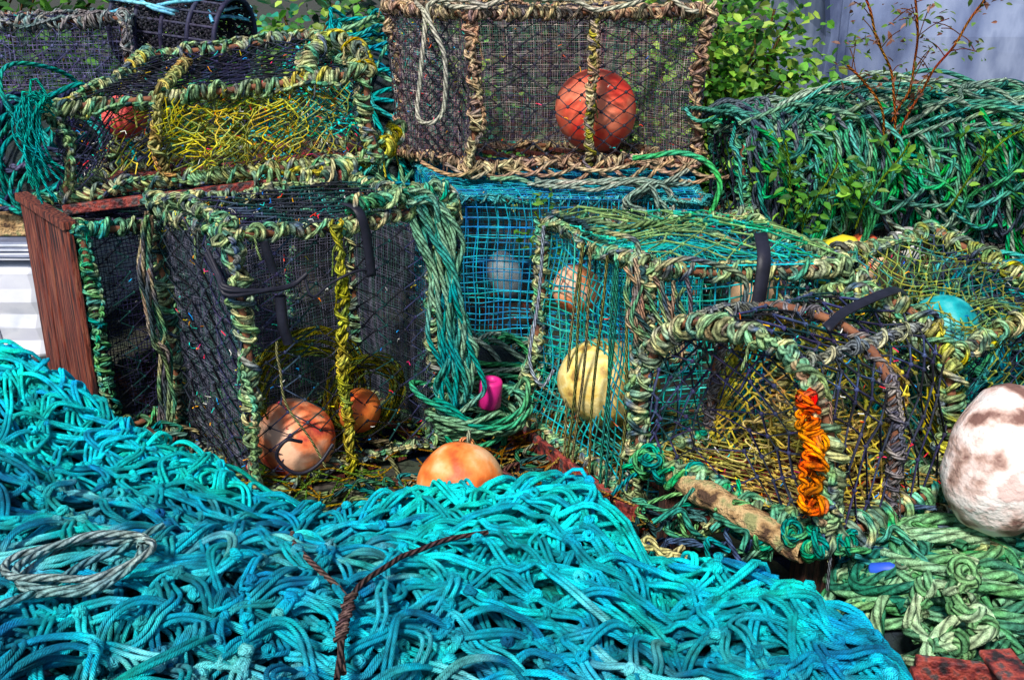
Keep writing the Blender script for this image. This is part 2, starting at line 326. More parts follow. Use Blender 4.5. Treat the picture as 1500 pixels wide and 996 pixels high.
# B: yellow netted pot on top
def exB(e):
    T=Tubes()
    f=bilin((-1.6,3.53,.78),(-.5,3.71,.89),(-.52,3.71,1.17),(-1.6,3.53,1.06))
    YN=[(.5,.42,.06),(.6,.52,.13),(.38,.36,.07),(.45,.45,.12),(.3,.35,.12)]
    for (s0,s1,sg,cl,r_) in((.24,.84,.03,.022,.0024),(.3,.8,.08,.024,.0024),(.12,.7,.18,.028,.0026),(.4,.92,-.0,.026,.0024)):
        sub=bilin(*(f(A([s]),A([t]))[0] for s,t in((s0,.02),(s1,.02),(s1+.04,.98),(s0+.08,.98))))
        panel(T,sub,cl,r_,YN,(0,sg,0),'diamond',.04,.18,ragged=.15)
    tangle(T,(-1.08,3.62,.97),(.14,.04,.07),40,.0024,YN,5,.07,5)
    panel(T,bilin((-.95,3.66,.95),(-.56,3.72,.95),(-.55,3.72,1.15),(-.8,4.1,1.26)),.03,.0034,[(.03,.45,.42),(.08,.5,.28)],(0,.04,0),'diamond',.03,.3)
    flecks(T,sub,120)
    T.build('yellow_twine',M_net,e)
    beam('base_plank',(-1.6,3.50,.72),(-.62,3.64,.82),.03,.035,M_rust,e);beam('base_plank',(-1.66,4.03,.72),(-.6,4.18,.82),.03,.035,M_rust,e)
    U=Tubes();coil(U,[(-1.22,3.57,.8),(-1.27,3.56,.95),(-1.24,3.58,1.12),(-1.24,3.95,1.2)],[(.3,.26,.1),(.4,.25,.12),(.25,.3,.14),(.45,.4,.15)],.012,.01,.026)
    coil(U,[(-.72,3.66,1.15),(-.74,3.75,1.23),(-.68,3.9,1.3),(-.56,3.8,1.25),(-.51,3.71,1.18)],YEL+OLV,.02,.012,.03)
    coil(U,[(-.95,3.61,.81),(-.7,3.6,.82),(-.48,3.74,.9),(-.45,3.9,.95)],OLV+YEL,.024,.013,.03);U.build('hoop_rope',M_wrap,e)
B_b=[(-1.6,3.52,.76),(-.5,3.7,.875),(-.58,4.2,.87),(-1.68,4.05,.76)]
B_t=[(-1.6,3.52,1.07),(-.52,3.7,1.18),(-.8,4.2,1.286),(-1.43,4.05,1.216)]
pot('lobster_pot',B_b,B_t,OLV+[(.35,.4,.2),(.45,.4,.12)],BLK,.045,.0028,extra=exB,double=True,R=.018,rr=.0115,fleck=120)
# D: far left pot on crate
D_xy=[(-2.75,4.5),(-1.72,4.62),(-1.8,5.2),(-2.85,5.05)]
pot('lobster_pot',with_z(D_xy,[.6]*4),with_z(D_xy,[1.33]*4),[(.1,.1,.12),(.25,.22,.22),(.12,.2,.2),(.35,.3,.25)],BLK+[(.1,.1,.2)],.055,.004,inner=.02,innercols=[(.2,.2,.34),(.08,.08,.17)],innerfaces='FRB')
# E: top centre pot
E_b=[(-.18,4.3,.72),(.83,4.43,.73),(.42,5.0,.72),(-.55,4.83,.71)]
E_t=[(-.18,4.3,1.355),(.84,4.43,1.375),(.42,5.0,1.38),(-.59,4.83,1.385)]
def exE(e):
    T=Tubes();coil(T,[(.33,4.33,.72),(.33,4.32,1.0),(.34,4.34,1.36)],TAN+YEL[1:],.011,.01,.025)
    for k in range(12): rope(T,[(-.4+.1*k,4.33+.02*abs(k-2),.74+rng.normal(0,.01)),(-.25+.1*k,4.27,.69+rng.normal(0,.015)),(-.1+.1*k,4.32,.74+rng.normal(0,.02))],.009,TAN,20,.01)
    T.build('vertical_lacing',M_wrap,e)
    U=Tubes()
    rope(U,[(-.42,4.62,1.40),(-.36,4.35,1.3),(-.4,4.28,1.0),(-.36,4.2,.93),(-.29,4.25,.98),(-.28,4.25,1.2),(-.35,4.35,1.38),(-.2,4.3,1.41),(-.1,4.26,1.38)],.010,[(.5,.48,.38),(.4,.4,.35)],70,.004)
    rope(U,[(-.5,4.7,1.42),(-.2,4.26,1.4),(.1,4.3,1.42),(.4,4.3,1.38),(.6,4.4,1.44),(.8,4.4,1.38)],.010,[(.5,.48,.38),(.4,.4,.35)],60,.02)
    rope(U,[(-.1,4.25,.70),(.2,4.2,.68),(.5,4.2,.70),(.68,4.1,.62),(.75,4.15,.5)],.010,[(.45,.45,.35),(.2,.35,.25)],60,.02)
    for k in range(4): rope(U,[(.1,4.15,.7),(.3,4.05,.69+.01*k),(.5+.04*k,3.95,.72),(.62,3.92,.6-.03*k),(.45,3.9,.66),(.7,4.0,.75)],.009,[(.35,.4,.33),(.2,.3,.25),(.5,.48,.4)],60,.02)
    rope(U,[(.5,4.2,.78),(.75,4.1,.82),(.84,3.98,.74),(.8,3.9,.6)],.012,[(.1,.4,.2),(.2,.5,.25)],40,.01)
    U.build('hanging_rope',M_rope,e)
pot('lobster_pot',E_b,E_t,TAN,[(.015,.015,.025),(.03,.03,.04),(.05,.04,.05)],.05,.0042,inner=.0105,innercols=[(.3,.27,.26),(.13,.10,.16),(.42,.38,.35),(.1,.2,.17),(.24,.14,.15)],innerfaces='RBL',R=.018,rr=.012,extra=exE,fleck=120)
# F: blue wire crate pot
F_xy=[(-.27,4.0),(.78,3.93),(.85,4.9),(-.5,4.95)]
pot('lobster_pot',with_z(F_xy,[GZ+.02]*4),with_z(F_xy,[.66]*4),[(.03,.2,.25),(.1,.35,.35),(.15,.3,.25)],[(.02,.24,.38),(.03,.36,.42),(.04,.2,.38)],.038,.0028,style='square',R=.010,rr=.008,double=True,sag=.0)
# G: teal/green pot
G_b=[(.37,2.66,.0),(.95,2.76,.0),(.83,3.38,.0),(.03,3.29,.0)]
G_t=[(.375,2.66,.745),(.95,2.76,.73),(.81,3.38,.73),(.115,3.29,.73)]
def exG(e):
    beam('red_base_rail',(.0,3.26,-.03),(.35,2.62,-.03),.02,.1,M_rust,e);beam('red_base_rail',(.35,2.62,-.03),(.97,2.74,-.03),.02,.1,M_rust,e)
    T=Tubes();f=bilin(A(G_b[3])-A([.03,.02,0]),A(G_b[0])-A([.03,.02,0]),A(G_t[0])-A([.03,.02,0]),A(G_t[3])-A([.03,.02,0]))
    for k in range(7):
        s=rng.uniform(.05,.95);q=np.linspace(0,1,20);T.add(f(q*0+s+.02*np.sin(q*5+k),q),.005,A([(.2,.2,.08),(.06,.25,.2),(.25,.22,.12)][k%3]),6)
    T.build('upright_cords',M_rope,e)
    U=Tubes();rope(U,[(.1,3.2,.74),(.09,3.18,.5),(.06,3.12,.3),(.1,3.08,.22),(.14,3.1,.27)],.006,[(.3,.33,.4)],40,.004)
    rope(U,[(.12,3.27,.76),(.3,3.0,.79),(.5,3.1,.74),(.7,2.95,.77),(.8,2.85,.74),(.8,2.7,.5)],.009,OLV,60,.02)
    rope(U,[(.12,3.27,.76),(.3,2.85,.79),(.38,2.64,.74),(.5,2.63,.78),(.62,2.66,.66),(.58,2.6,.5)],.008,OLV,60,.02)
    for k in range(8): rope(U,[(.34+rng.normal(0,.02),2.66,.76),(.36+rng.normal(0,.03),2.6,.6),(.45+rng.normal(0,.04),2.6,.5),(.4+rng.normal(0,.05),2.62,.72)],.006,OLV+TAN,40,.015)
    U.build('loose_rope',M_rope,e)
    V=Tubes();panel(V,bilin(*[A(x)+A([0,0,.02]) for x in G_t]),.05,.0032,[(.05,.36,.2),(.08,.42,.3),(.2,.32,.14)],(0,0,.05),'diamond',.03,.22)
    panel(V,bilin(*[A(x) for x in G_b]),.03,.004,[(.1,.3,.2),(.3,.28,.1)],(0,0,.05),'diamond',.03,.3)
    panel(V,bilin(*[A(x)+A([-.08,-.02,0]) for x in (G_b[1],G_b[2],G_t[2],G_t[1])]),.03,.004,[(.02,.06,.06),(.05,.1,.06),(.03,.03,.06)],(-.03,0,0),'diamond',.03,.3);V.build('green_netting',M_net,e)
    ribbon('rubber_strap',[(.72,2.82,.8),(.71,2.72,.76),(.70,2.69,.68),(.69,2.68,.58)],.04,(1,.2,0),M_rubber,e,.006)
pot('lobster_pot',G_b,G_t,OLV+[(.1,.3,.2)],[(.03,.38,.4),(.05,.32,.27),(.1,.4,.34),(.02,.26,.36)],.033,.0026,style='square',R=.018,rr=.0115,extra=exG,amp=.025,sag=.035)
# I: right pot
I_b=[(1.15,2.5,.0),(1.8,2.95,.0),(1.5,3.5,.0),(1.0,3.12,.0)]
I_t=[(1.15,2.5,.53),(1.78,2.95,.55),(1.5,3.5,.66),(1.05,3.12,.66)]
pot('lobster_pot',I_b,I_t,OLV+YEL[:2],[(.24,.26,.07),(.14,.24,.1),(.03,.04,.07),(.05,.2,.18)],.04,.0028,R=.018,rr=.012,double=True,sag=.05,amp=.02)
# H: arched pot, front right
def archpot():
    e=empty('lobster_pot');P0,P1,P2,P3=[A(x,float) for x in((.345,2.45,.27),(.736,2.05,.235),(1.135,2.32,.25),(.76,2.64,.26))]
    W=Tubes();T=Tubes();Bz=Tubes()
    def hoop(p,q,h,a,lean=A([0,0,0])):
        c=np.cos(a);s=.5-.5*np.sign(c)*np.abs(c)**.75;z=h*np.abs(np.sin(a))**.55
        return p+(q-p)*s[...,None]+A([0,0,1.])*z[...,None]+lean*z[...,None]
    aa=np.linspace(0,math.pi,60)
    h1=hoop(P0,P1,.45,aa,A([.02,.02,0]));h2=hoop(P3,P2,.45,aa,A([.0,.1,0]))
    for h in(h1,h2,(h1+h2)/2): Bz.add(h,.012,(.1,.07,.08),6)
    coil(W,h1,OLV+[(.3,.22,.14)],.019,.012,.027);coil(W,h2,OLV+YEL[1:],.018,.0115,.027)
    coil(W,(h1+h2)/2,[(.05,.05,.1),(.2,.18,.16),(.1,.1,.14)],.01,.008,.022)
    for p,q in((P0,P1),(P1,P2),(P2,P3),(P3,P0)):
        coil(W,[p,(p+q)/2,q],TEALG+OLV,.024,.013,.03);Bz.add(resample([p,q],12),.014,(.1,.07,.08),6)
    for i in(20,40):
        coil(W,resample([h1[i],h2[i]],30),[(.25,.25,.15),(.1,.12,.16),(.35,.35,.22)],.012,.009,.025)
    def arcF(s,t): a=s*math.pi;t=t[...,None];return hoop(P0,P1,.45,a,A([.02,.02,0]))*(1-t)+hoop(P3,P2,.45,a,A([0,.1,0]))*t
    panel(T,arcF,.05,.0035,BLK+[(.08,.1,.2)],(0,0,0),'diamond',.012,.2)
    def endF(p,q,l):
        def f(s,t): a=s*math.pi;top=hoop(p,q,.45,a,l);c=np.cos(a);sx=(.5-.5*np.sign(c)*np.abs(c)**.75)[...,None];return (p+(q-p)*sx)*(1-t[...,None])+top*t[...,None]
        return f
    panel(T,endF(P0,P1,A([.02,.02,0])),.055,.0034,BLK+[(.08,.1,.2)],(0.02,.02,0),'diamond',.02,.2)
    panel(T,endF(P3,P2,A([0,.1,0])),.04,.0034,[(.42,.38,.07),(.28,.3,.09),(.08,.1,.08)],(0,0.03,0),'diamond',.02,.25)
    mid0=(P0+P3)/2;mid1=(P1+P2)/2
    panel(T,endF(mid0,mid1,A([.01,.05,0])),.028,.0032,[(.6,.48,.13),(.45,.38,.1),(.3,.2,.08)],(.08,.08,0),'diamond',.03,.25)
    panel(T,lambda s,t:bilin(P0,P1,P2,P3)(s,t)+A([0,0,.03]),.028,.0032,[(.5,.42,.14),(.3,.26,.1),(.2,.08,.05)],(0,0,-.02),'diamond',.01,.3)
    tangle(T,(P0+P1+P2+P3)/4+A([.1,.1,.1]),(.12,.1,.04),70,.003,[(.55,.45,.13),(.36,.3,.09),(.12,.1,.06),(.6,.5,.22)],5,.08,5)
    flecks(T,arcF,60);flecks(T,bilin(P0,P1,P2,P3),100,(0,0,.03))
    W.build('rope_wrapping',M_wrap,e);T.build('netting',M_net,e);Bz.build('hoops',M_steel,e)
    for i in range(12):
        s=(i+.5)/12;beam('base_slat',P0*(1-s)+P1*s-A([0,0,.02]),P3*(1-s)+P2*s-A([0,0,.02]),.018,.012,M_rust,e,.002)
    O=Tubes();OC=[(.6,.15,.03),(.8,.23,.03),(.88,.3,.06),(.6,.25,.12)]
    v=[h1[44]+A([-.03,-.03,-.01]),h1[47]+A([-.035,-.03,-.02]),h1[50]+A([-.03,-.03,-.02]),h1[53]+A([-.03,-.03,-.04]),h1[56]+A([-.03,-.03,-.04])]
    coil(O,v,OC,.014,.0105,.036);
    for k in (0,2,4):
        for _ in range(3):
            a=np.linspace(0,6,14);q=rng.normal(size=(2,3));q[0]/=np.linalg.norm(q[0]);q[1]-=q[0]*(q[0]@q[1]);q[1]/=np.linalg.norm(q[1])
            O.add(v[k]+.02*(np.cos(a)[:,None]*q[0]+np.sin(a)[:,None]*q[1]),.0075,OC[rng.integers(4)],7)
    O.build('orange_rope',M_wrap,e)
    C=spline([P0+A([.05,-.04,-.0]),(P0+P1)/2+A([-.02,-.03,.01]),P1+A([-.05,-.0,-.01])],20);C=C+np.stack([nz(C,6,k) for k in(1,2,3)],1)*.006;L=Tubes();L.add(C,.033*(1+.12*nz(C,8,4)),(.5,.36,.2),12);o=L.build('ballast_log',M_wood,e)
    K=Tubes()
    for c in (P0+A([.0,-.04,.0]),P0+A([.06,-.09,-.0]),P0+A([.12,-.14,-.01]),P0+A([.03,-.07,.03]),P1+A([-.12,.06,-.02]),P1+A([-.03,-.03,.02]),P1+A([-.07,-.0,.03]),P1+A([.05,-.0,.0])):
        for k in range(6):
            a=np.linspace(0,6.28,14);q=rng.normal(size=(2,3));q[0]/=np.linalg.norm(q[0]);q[1]-=q[0]*(q[0]@q[1]);q[1]/=np.linalg.norm(q[1]);rr_=rng.uniform(.015,.032)
            K.add(c+rng.normal(0,.012,3)+rr_*(np.cos(a)[:,None]*q[0]+np.sin(a)[:,None]*q[1]),.007,A([(.04,.3,.17),(.12,.36,.16),(.02,.22,.18)][k%3]),6)
    tangle(K,(P0+P1)/2+A([-.05,-.06,-.05]),(.14,.1,.03),34,.007,TEALG+OLV,5,.08)
    tangle(K,(P1+P2)/2+A([.03,-.06,-.06]),(.14,.06,.03),50,.007,TEALG+OLV,5,.08)
    K.build('green_knots',M_wrap,e)
    ribbon('rubber_strap',[h1[36]*.7+h2[36]*.3+A([0,0,.03]),h1[34]*.45+h2[34]*.55+A([0,0,.035]),h1[33]*.05+h2[33]*.95+A([0,0,.04]),h2[31]+A([.1,.1,-.01])],.028,(.3,-.8,-.3),M_rubber,e,.005)
    for x,y in((.45,2.42),(.75,2.15),(1.05,2.35),(.76,2.56)): beam('support_block',(x,y,GZ),(x,y,.2),.08,.1,M_dkwood,e)
archpot()
# ---------------------------------------------------------------- trawl net mound
CX=[-2.4,-1.58,-1.165,-.78,-.454,-.265,0,.185,.32,.447,.525,.666,.72,.85]
CY=[3.05,2.9,2.6,2.45,2.35,2.3,2.3,2.2,1.98,1.88,1.78,1.65,1.5,1.3]
CZ=[.48,.44,.29,.19,.125,.185,.195,.30,.24,.345,.34,.30,.24,.0]
def yc(x): return np.interp(x,CX,CY)
def hz(x,y):
    c=yc(x);z=np.interp(x,CX,CZ);zp=np.interp(x,[-2.4,-1,-.2,.5,.7,.85],[.45,.38,.30,.33,.24,0.0])
    w=sm((c-y)/.8);z=z*(1-w)+zp*w
    P=np.stack([x,y,x*0],-1);z=z+.035*nz(P,.9,77)+.025*nz(P,2.4,78)
    z=z*(1-sm((y-c)/.28))+GZ*sm((y-c)/.28)
    z=z*(1-sm((1.1-y)/.5))+GZ*sm((1.1-y)/.5);return z
def trawl():
    e=empty('trawl_net_heap');xs=np.linspace(-2.5,.95,150);ys=np.linspace(.5,3.4,130);X,Y=np.meshgrid(xs,ys,indexing='ij')
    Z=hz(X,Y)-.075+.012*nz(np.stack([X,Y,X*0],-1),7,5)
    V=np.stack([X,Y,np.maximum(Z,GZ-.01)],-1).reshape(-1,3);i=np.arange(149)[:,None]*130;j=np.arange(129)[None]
    raw_mesh('gap_shade_sheet',V,np.stack([i+j,i+130+j,i+131+j,i+j+1],-1).reshape(-1,4),M_under,e)  # dark sheet added under the cords, coloured as shade in the gaps
    T=Tubes()
    def colr(P):
        x,y=P[:,0],P[:,1];w=sm((y-1.75+.35*(x+.6)+.25*nz(P,.8,31))/.55)[:,None]
        a=palette([(.005,.13,.24),(.02,.34,.44),(.07,.46,.52),(.005,.2,.34),(.14,.46,.48),(.02,.32,.34)],P,2.6,41,.6);b=palette([(.0,.38,.46),(.01,.55,.63),(.03,.62,.56),(.0,.42,.62)],P,2.4,43,.5)
        return (a*(1-w)+b*w)
    def cord(P,off,r=.0049,dim=1):
        d=np.gradient(P,axis=0);d[:,2]=0;d/=np.linalg.norm(d,axis=1,keepdims=True)+1e-9;s=np.stack([-d[:,1],d[:,0],d[:,2]*0],1)
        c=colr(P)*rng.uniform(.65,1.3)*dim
        w=1+.3*nz(P,6,int(rng.integers(999)))
        T.add(P+s*off*w[:,None],r,c,6);T.add(P-s*off*w[:,None]+A([0,0,.003])*nz(P,5,int(rng.integers(99)))[:,None],r,c*rng.uniform(.85,1.1),6)
    def knot(p,c):
        for k in range(3):
            a=np.linspace(0,6.6,9);q=rng.normal(size=(2,3));q[0]/=np.linalg.norm(q[0]);q[1]-=q[0]*(q[0]@q[1]);q[1]/=np.linalg.norm(q[1])
            T.add(p+A([0,0,.004])+.0105*(np.cos(a)[:,None]*q[0]+np.sin(a)[:,None]*q[1]),.0052,c,6)
    x0,x1=-2.25,.78;y0=.95
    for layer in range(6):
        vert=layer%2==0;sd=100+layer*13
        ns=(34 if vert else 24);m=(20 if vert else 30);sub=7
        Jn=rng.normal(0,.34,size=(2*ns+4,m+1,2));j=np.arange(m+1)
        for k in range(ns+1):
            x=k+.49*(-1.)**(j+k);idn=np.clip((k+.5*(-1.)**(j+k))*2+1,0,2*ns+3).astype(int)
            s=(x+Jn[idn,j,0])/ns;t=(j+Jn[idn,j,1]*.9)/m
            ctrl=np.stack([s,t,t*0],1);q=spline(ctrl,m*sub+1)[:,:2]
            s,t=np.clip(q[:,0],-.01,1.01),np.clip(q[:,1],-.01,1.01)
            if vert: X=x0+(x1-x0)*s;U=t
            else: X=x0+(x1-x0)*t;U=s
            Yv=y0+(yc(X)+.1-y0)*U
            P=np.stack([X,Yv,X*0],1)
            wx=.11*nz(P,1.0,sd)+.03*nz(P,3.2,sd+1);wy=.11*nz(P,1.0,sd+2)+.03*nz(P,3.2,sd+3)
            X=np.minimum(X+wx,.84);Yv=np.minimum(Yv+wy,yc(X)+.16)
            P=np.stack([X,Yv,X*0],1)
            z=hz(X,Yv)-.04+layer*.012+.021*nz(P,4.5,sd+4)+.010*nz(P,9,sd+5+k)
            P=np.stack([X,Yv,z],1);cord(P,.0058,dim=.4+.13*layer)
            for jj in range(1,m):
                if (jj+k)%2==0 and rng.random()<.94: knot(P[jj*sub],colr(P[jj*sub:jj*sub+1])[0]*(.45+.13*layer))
    for k in range(440):
        X=rng.uniform(-2.1,.74);c=yc(X);Yv=rng.uniform(1.1,c+.05) if k%3 else c-rng.uniform(-.05,.12);a=rng.uniform(0,6.28);L=rng.uniform(.06,.14);bend=rng.normal(0,.05)
        d=A([math.cos(a),math.sin(a)]);nrm=A([-d[1],d[0]]);u=np.linspace(-1,1,5)
        xy=A([X,Yv])+np.outer(u*L,d)+np.outer((1-u**2)*bend+rng.normal(0,.008,5),nrm);xy[:,0]=np.minimum(xy[:,0],.8)
        z=hz(xy[:,0],xy[:,1])+.03+(1-u**2)*rng.uniform(-.01,.03)-.035*u**2
        P=spline(np.column_stack([xy,z]),20);cord(P,.0058);knot(P[0],colr(P[:1])[0]);knot(P[-1],colr(P[-1:])[0])
    T.build('doubled_cord_mesh',M_cord,e)
trawl()
def onnet(x,y,dz=.05): return (x,y,float(hz(A([x]),A([y]))[0])+dz)
e=empty('brown_twine');T=Tubes()
TW=[(.08,.05,.05),(.2,.14,.12)]
rope(T,[onnet(-.5,1.97,.06),onnet(-.47,1.86),onnet(-.38,1.72,.055),onnet(-.315,1.62,.05),onnet(-.31,1.52,.05),onnet(-.29,1.42,.045)],.0058,TW,50,.005)
rope(T,[onnet(-.05,1.97,.05),onnet(-.15,1.9,.055),onnet(-.24,1.78,.06),onnet(-.3,1.66,.055),onnet(-.31,1.55,.055),onnet(-.30,1.40,.045)],.0058,TW,50,.005)
for k in range(12): rope(T,[onnet(-.315,1.63-.012*k,.055),onnet(-.30,1.625-.012*k,.064),onnet(-.32,1.62-.012*k,.055)],.005,TW,8,.003)
T.build('strands',M_rope,e)
e=empty('grey_rope_coil');T=Tubes()
for k in range(3):
    a=np.linspace(.3,6.0+.5*k,12);P=[onnet(-.84+math.cos(q)*(.12+.012*k),1.68+math.sin(q)*(.11-.014*k),.055+.01*k) for q in a];rope(T,P,.0075,[(.16,.3,.32),(.3,.37,.36)],60,.008)
rope(T,[onnet(-.98,1.52),onnet(-.9,1.6,.06),onnet(-.8,1.72,.06),onnet(-.72,1.82,.05)],.0075,[(.15,.3,.33)],40,.01);T.build('strands',M_rope,e)
# ---------------------------------------------------------------- teal rope coil hanging on pot A
e=empty('teal_rope_coil');T=Tubes();TC=[(.03,.2,.18),(.1,.33,.26),(.26,.4,.27),(.04,.26,.24)]
for k in range(8):
    j=lambda s=.022: rng.normal(0,s)
    P=[(-.32,3.14+j(),.83+j(.01)),(-.24,3.16+j(),.84+j(.01)),(-.2+j(),3.14,.68),(-.17+j(),3.1,.45),(-.13+j(),3.08,.26+j()),(-.16+j(),3.05,.12+j(.03)),(-.21+j(),3.08,.14+j()),(-.21+j(),3.1,.35),(-.25+j(),3.13,.6),(-.3,3.16+j(),.82)]
    rope(T,P,.0088,TC,90,.018)
for k in range(9):
    c=A([-.13,3.12,.03]);a=np.linspace(0,6.6,12);rope(T,[c+A([math.cos(q)*(.09+.012*k),math.sin(q)*.12,.035*math.sin(2*q+k)+.015*k]) for q in a],.0098,[(.04,.25,.16),(.1,.36,.2),(.2,.36,.22)],50,.022)
T.build('loops',M_rope,e)
e=empty('tangled_rope_litter');T=Tubes()
for c,s,n in(((-.35,2.72,GZ+.03),(.2,.14,.02),45),((.05,2.75,GZ+.03),(.16,.2,.03),50),((.3,2.5,GZ+.03),(.14,.1,.04),40),((-1.25,2.95,GZ+.1),(.12,.12,.06),40),((-.05,3.5,GZ+.03),(.15,.2,.05),30)):
    tangle(T,c,s,n,.007,[(.06,.2,.12),(.2,.25,.12),(.3,.25,.15),(.03,.08,.08),(.03,.2,.2),(.12,.06,.05)],5,.1)
T.build('strands',M_rope,e)
# ---------------------------------------------------------------- draped rope pile, right
e=empty('draped_rope_pile');T=Tubes()
GP=[[(.05,.2,.12),(.1,.36,.18)],[(.04,.26,.22),(.14,.42,.34)],[(.2,.3,.24),(.38,.48,.38)],[(.05,.07,.1),(.15,.18,.2)],[(.28,.4,.28),(.12,.28,.2)],[(.03,.28,.1),(.08,.42,.18)],[(.03,.12,.1),(.1,.28,.22)]]
def topz(x): return -.05+.025*math.sin(x*4.1+1)+.02*math.sin(x*9.3)
clus=[(rng.uniform(.92,2.8),rng.uniform(.04,.3)*(1 if rng.random()<.5 else -1),rng.uniform(.34,.84),rng.uniform(-.12,.02),int(rng.integers(7))) for _ in range(52)]
for i in range(350):
    x,w,zb,dy,gi=clus[i%52];x=x+rng.normal(0,.035);w=w*rng.uniform(.7,1.3);w=w if x+w>.86 else -w;zb=zb+rng.normal(0,.04);dy+=rng.uniform(-.03,.03);g=GP[gi if rng.random()<.75 else rng.integers(7)];tz=topz(x)
    P=[(x-.05+rng.normal(0,.08),4.5,.93),(x+rng.normal(0,.05),4.2,1.03+tz+rng.uniform(0,.04)),(x,3.95+dy,1.0+tz+rng.uniform(-.02,.04)),(x+.02+rng.normal(0,.02),3.86+dy,.87),(x+w*.3+rng.normal(0,.03),3.86+dy,(zb+.87)/2-.03),(x+w*.5,3.86+dy,zb),(x+w*.8+rng.normal(0,.03),3.86+dy,(zb+.87)/2),(x+w,3.88+dy,.87),(x+w+rng.normal(0,.03),3.97+dy,1.0+tz),(x+w+.1,4.3,1.0+tz)]
    rope(T,P,rng.uniform(.0075,.0105),g,56,.03,sides=6,f=2)
for i in range(120):
    y=rng.uniform(3.74,4.5);x0=rng.uniform(.88,2.2);L=rng.uniform(.4,1.2);z=1.02+.07*rng.random()
    rope(T,[(x0,y,z-.12),(x0+L*.25,y+rng.normal(0,.08),z+topz(x0+L*.25)),(x0+L*.5,y+rng.normal(0,.08),z+.02+topz(x0+L*.5)),(x0+L*.8,y+rng.normal(0,.06),z+topz(x0+L*.8)),(min(x0+L,3),y+.05,z-.12)],rng.uniform(.0075,.011),GP[[1,2,2,4,6][i%5]],44,.035,sides=6,f=2)
for i in range(60):
    x=rng.uniform(1.0,2.6);a=np.linspace(0,rng.uniform(4,7.5),10)+rng.uniform(0,6);c=A([x,3.80+rng.uniform(-.06,.1),rng.uniform(.60,.96)]);rr_=rng.uniform(.06,.15)
    rope(T,[c+A([math.cos(q)*rr_,math.sin(q)*.06,math.sin(q)*rr_*.7]) for q in a],rng.uniform(.007,.010),GP[[2,4,1,6,5][i%5]],40,.03)
T.build('rope_strands',M_rope,e)
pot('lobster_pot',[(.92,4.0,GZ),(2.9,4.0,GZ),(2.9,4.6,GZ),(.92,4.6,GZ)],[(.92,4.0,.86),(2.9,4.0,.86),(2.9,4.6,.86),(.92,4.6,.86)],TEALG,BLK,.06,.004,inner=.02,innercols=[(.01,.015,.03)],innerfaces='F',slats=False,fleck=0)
# ---------------------------------------------------------------- rope heaps
def heap(name,c,rad,n,r,groups,wob=.02,up=True,L=(1.2,3.5),npts=40,core=None):
    e=empty(name);T=Tubes();c=A(c,float);rad=A(rad,float)
    for i in range(n):
        q=rng.normal(size=(2,3));q[:,2]*=.6;q[0]/=np.linalg.norm(q[0]);q[1]-=q[0]*(q[0]@q[1]);q[1]/=np.linalg.norm(q[1])
        l=rng.uniform(*L);a=np.linspace(0,l,npts);s=rng.uniform(.82,1.05)
        P=np.cos(a)[:,None]*q[0]+np.sin(a)[:,None]*q[1]
        if up: P[:,2]=np.sqrt(P[:,2]**2+.01)
        P=c+P*rad*s;P+=np.stack([nz(P,3,i*3+k) for k in range(3)],1)*wob;P[:,2]=np.maximum(P[:,2],GZ+r)
        g=groups[i%len(groups)];T.add(P,r*rng.uniform(.85,1.1),palette(g,P,1.5,i,.5),7)
    T.build('strands',M_rope,e)
    if core: dome(c,rad*.84,core,e)
    return e
def dome(c,rad,mat,e):
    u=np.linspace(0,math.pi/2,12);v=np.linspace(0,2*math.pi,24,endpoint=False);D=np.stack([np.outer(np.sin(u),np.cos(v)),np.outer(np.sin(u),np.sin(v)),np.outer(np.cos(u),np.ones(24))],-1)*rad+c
    i=np.arange(11)[:,None]*24;k=np.arange(24)[None];raw_mesh('heap_shade_core',D.reshape(-1,3),np.stack([i+k,i+24+k,i+24+(k+1)%24,i+(k+1)%24],-1).reshape(-1,4),mat,e)  # dark filler dome, stands in for shade inside the heap
def coilheap(name,c,rx,ry,h,n,r,groups,core):
    e=empty(name);T=Tubes();c=A(c,float)
    for i in range(n):
        cx,cy=rng.normal(0,.3,2);ra=rng.uniform(.25,.75);el=rng.uniform(.6,1);ph=rng.uniform(0,6.3);a=np.linspace(0,rng.uniform(3.5,9),60)+ph;rr_=ra*(1-.04*(a-ph))
        x=cx+np.cos(a)*rr_;y=cy+np.sin(a)*rr_*el;d=np.sqrt(x*x+y*y)
        z=np.sqrt(np.maximum(0,1-np.minimum(d,1)**2))*h+rng.uniform(-.01,.03)
        P=np.stack([c[0]+x*rx,c[1]+y*ry,c[2]+z],1);P+=np.stack([nz(P,2.2,i*3+k) for k in range(3)],1)*.018;P[:,2]=np.maximum(P[:,2],GZ+r)
        T.add(P,r*rng.uniform(.85,1.1),palette(groups[i%len(groups)],P,1.5,i,.5),9)
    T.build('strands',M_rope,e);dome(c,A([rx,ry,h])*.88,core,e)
M_dark=mat_mix('heap_gap_shade',[(.005,.01,.012),(.015,.03,.03),(.01,.02,.04)],15,.9,bump=1,dist=.03)  # near-black filler colour, painted shade between the strands of a heap
GR=[[(.07,.25,.12),(.2,.4,.2)],[(.2,.4,.24),(.4,.55,.35)],[(.04,.17,.12),(.14,.3,.17)]]
coilheap('green_rope_heap',(1.06,2.08,GZ),.36,.28,.29,50,.0125,GR,M_dark)
coilheap('green_rope_heap',(1.55,2.15,GZ),.42,.34,.34,46,.0125,GR,M_dark)
e=empty('green_rope_knots');T=Tubes()
KP=[A(c,float) for c in [(1.02,1.90,.25),(.97,1.86,.24),(.92,1.88,.23),(.88,1.83,.18),(.9,1.78,.15),(.95,1.76,.17),(1.0,1.79,.2),(.97,1.82,.22),(.86,1.76,.11),(.9,1.73,.1)]]
rope(T,KP,.013,GR[1],80,.012)
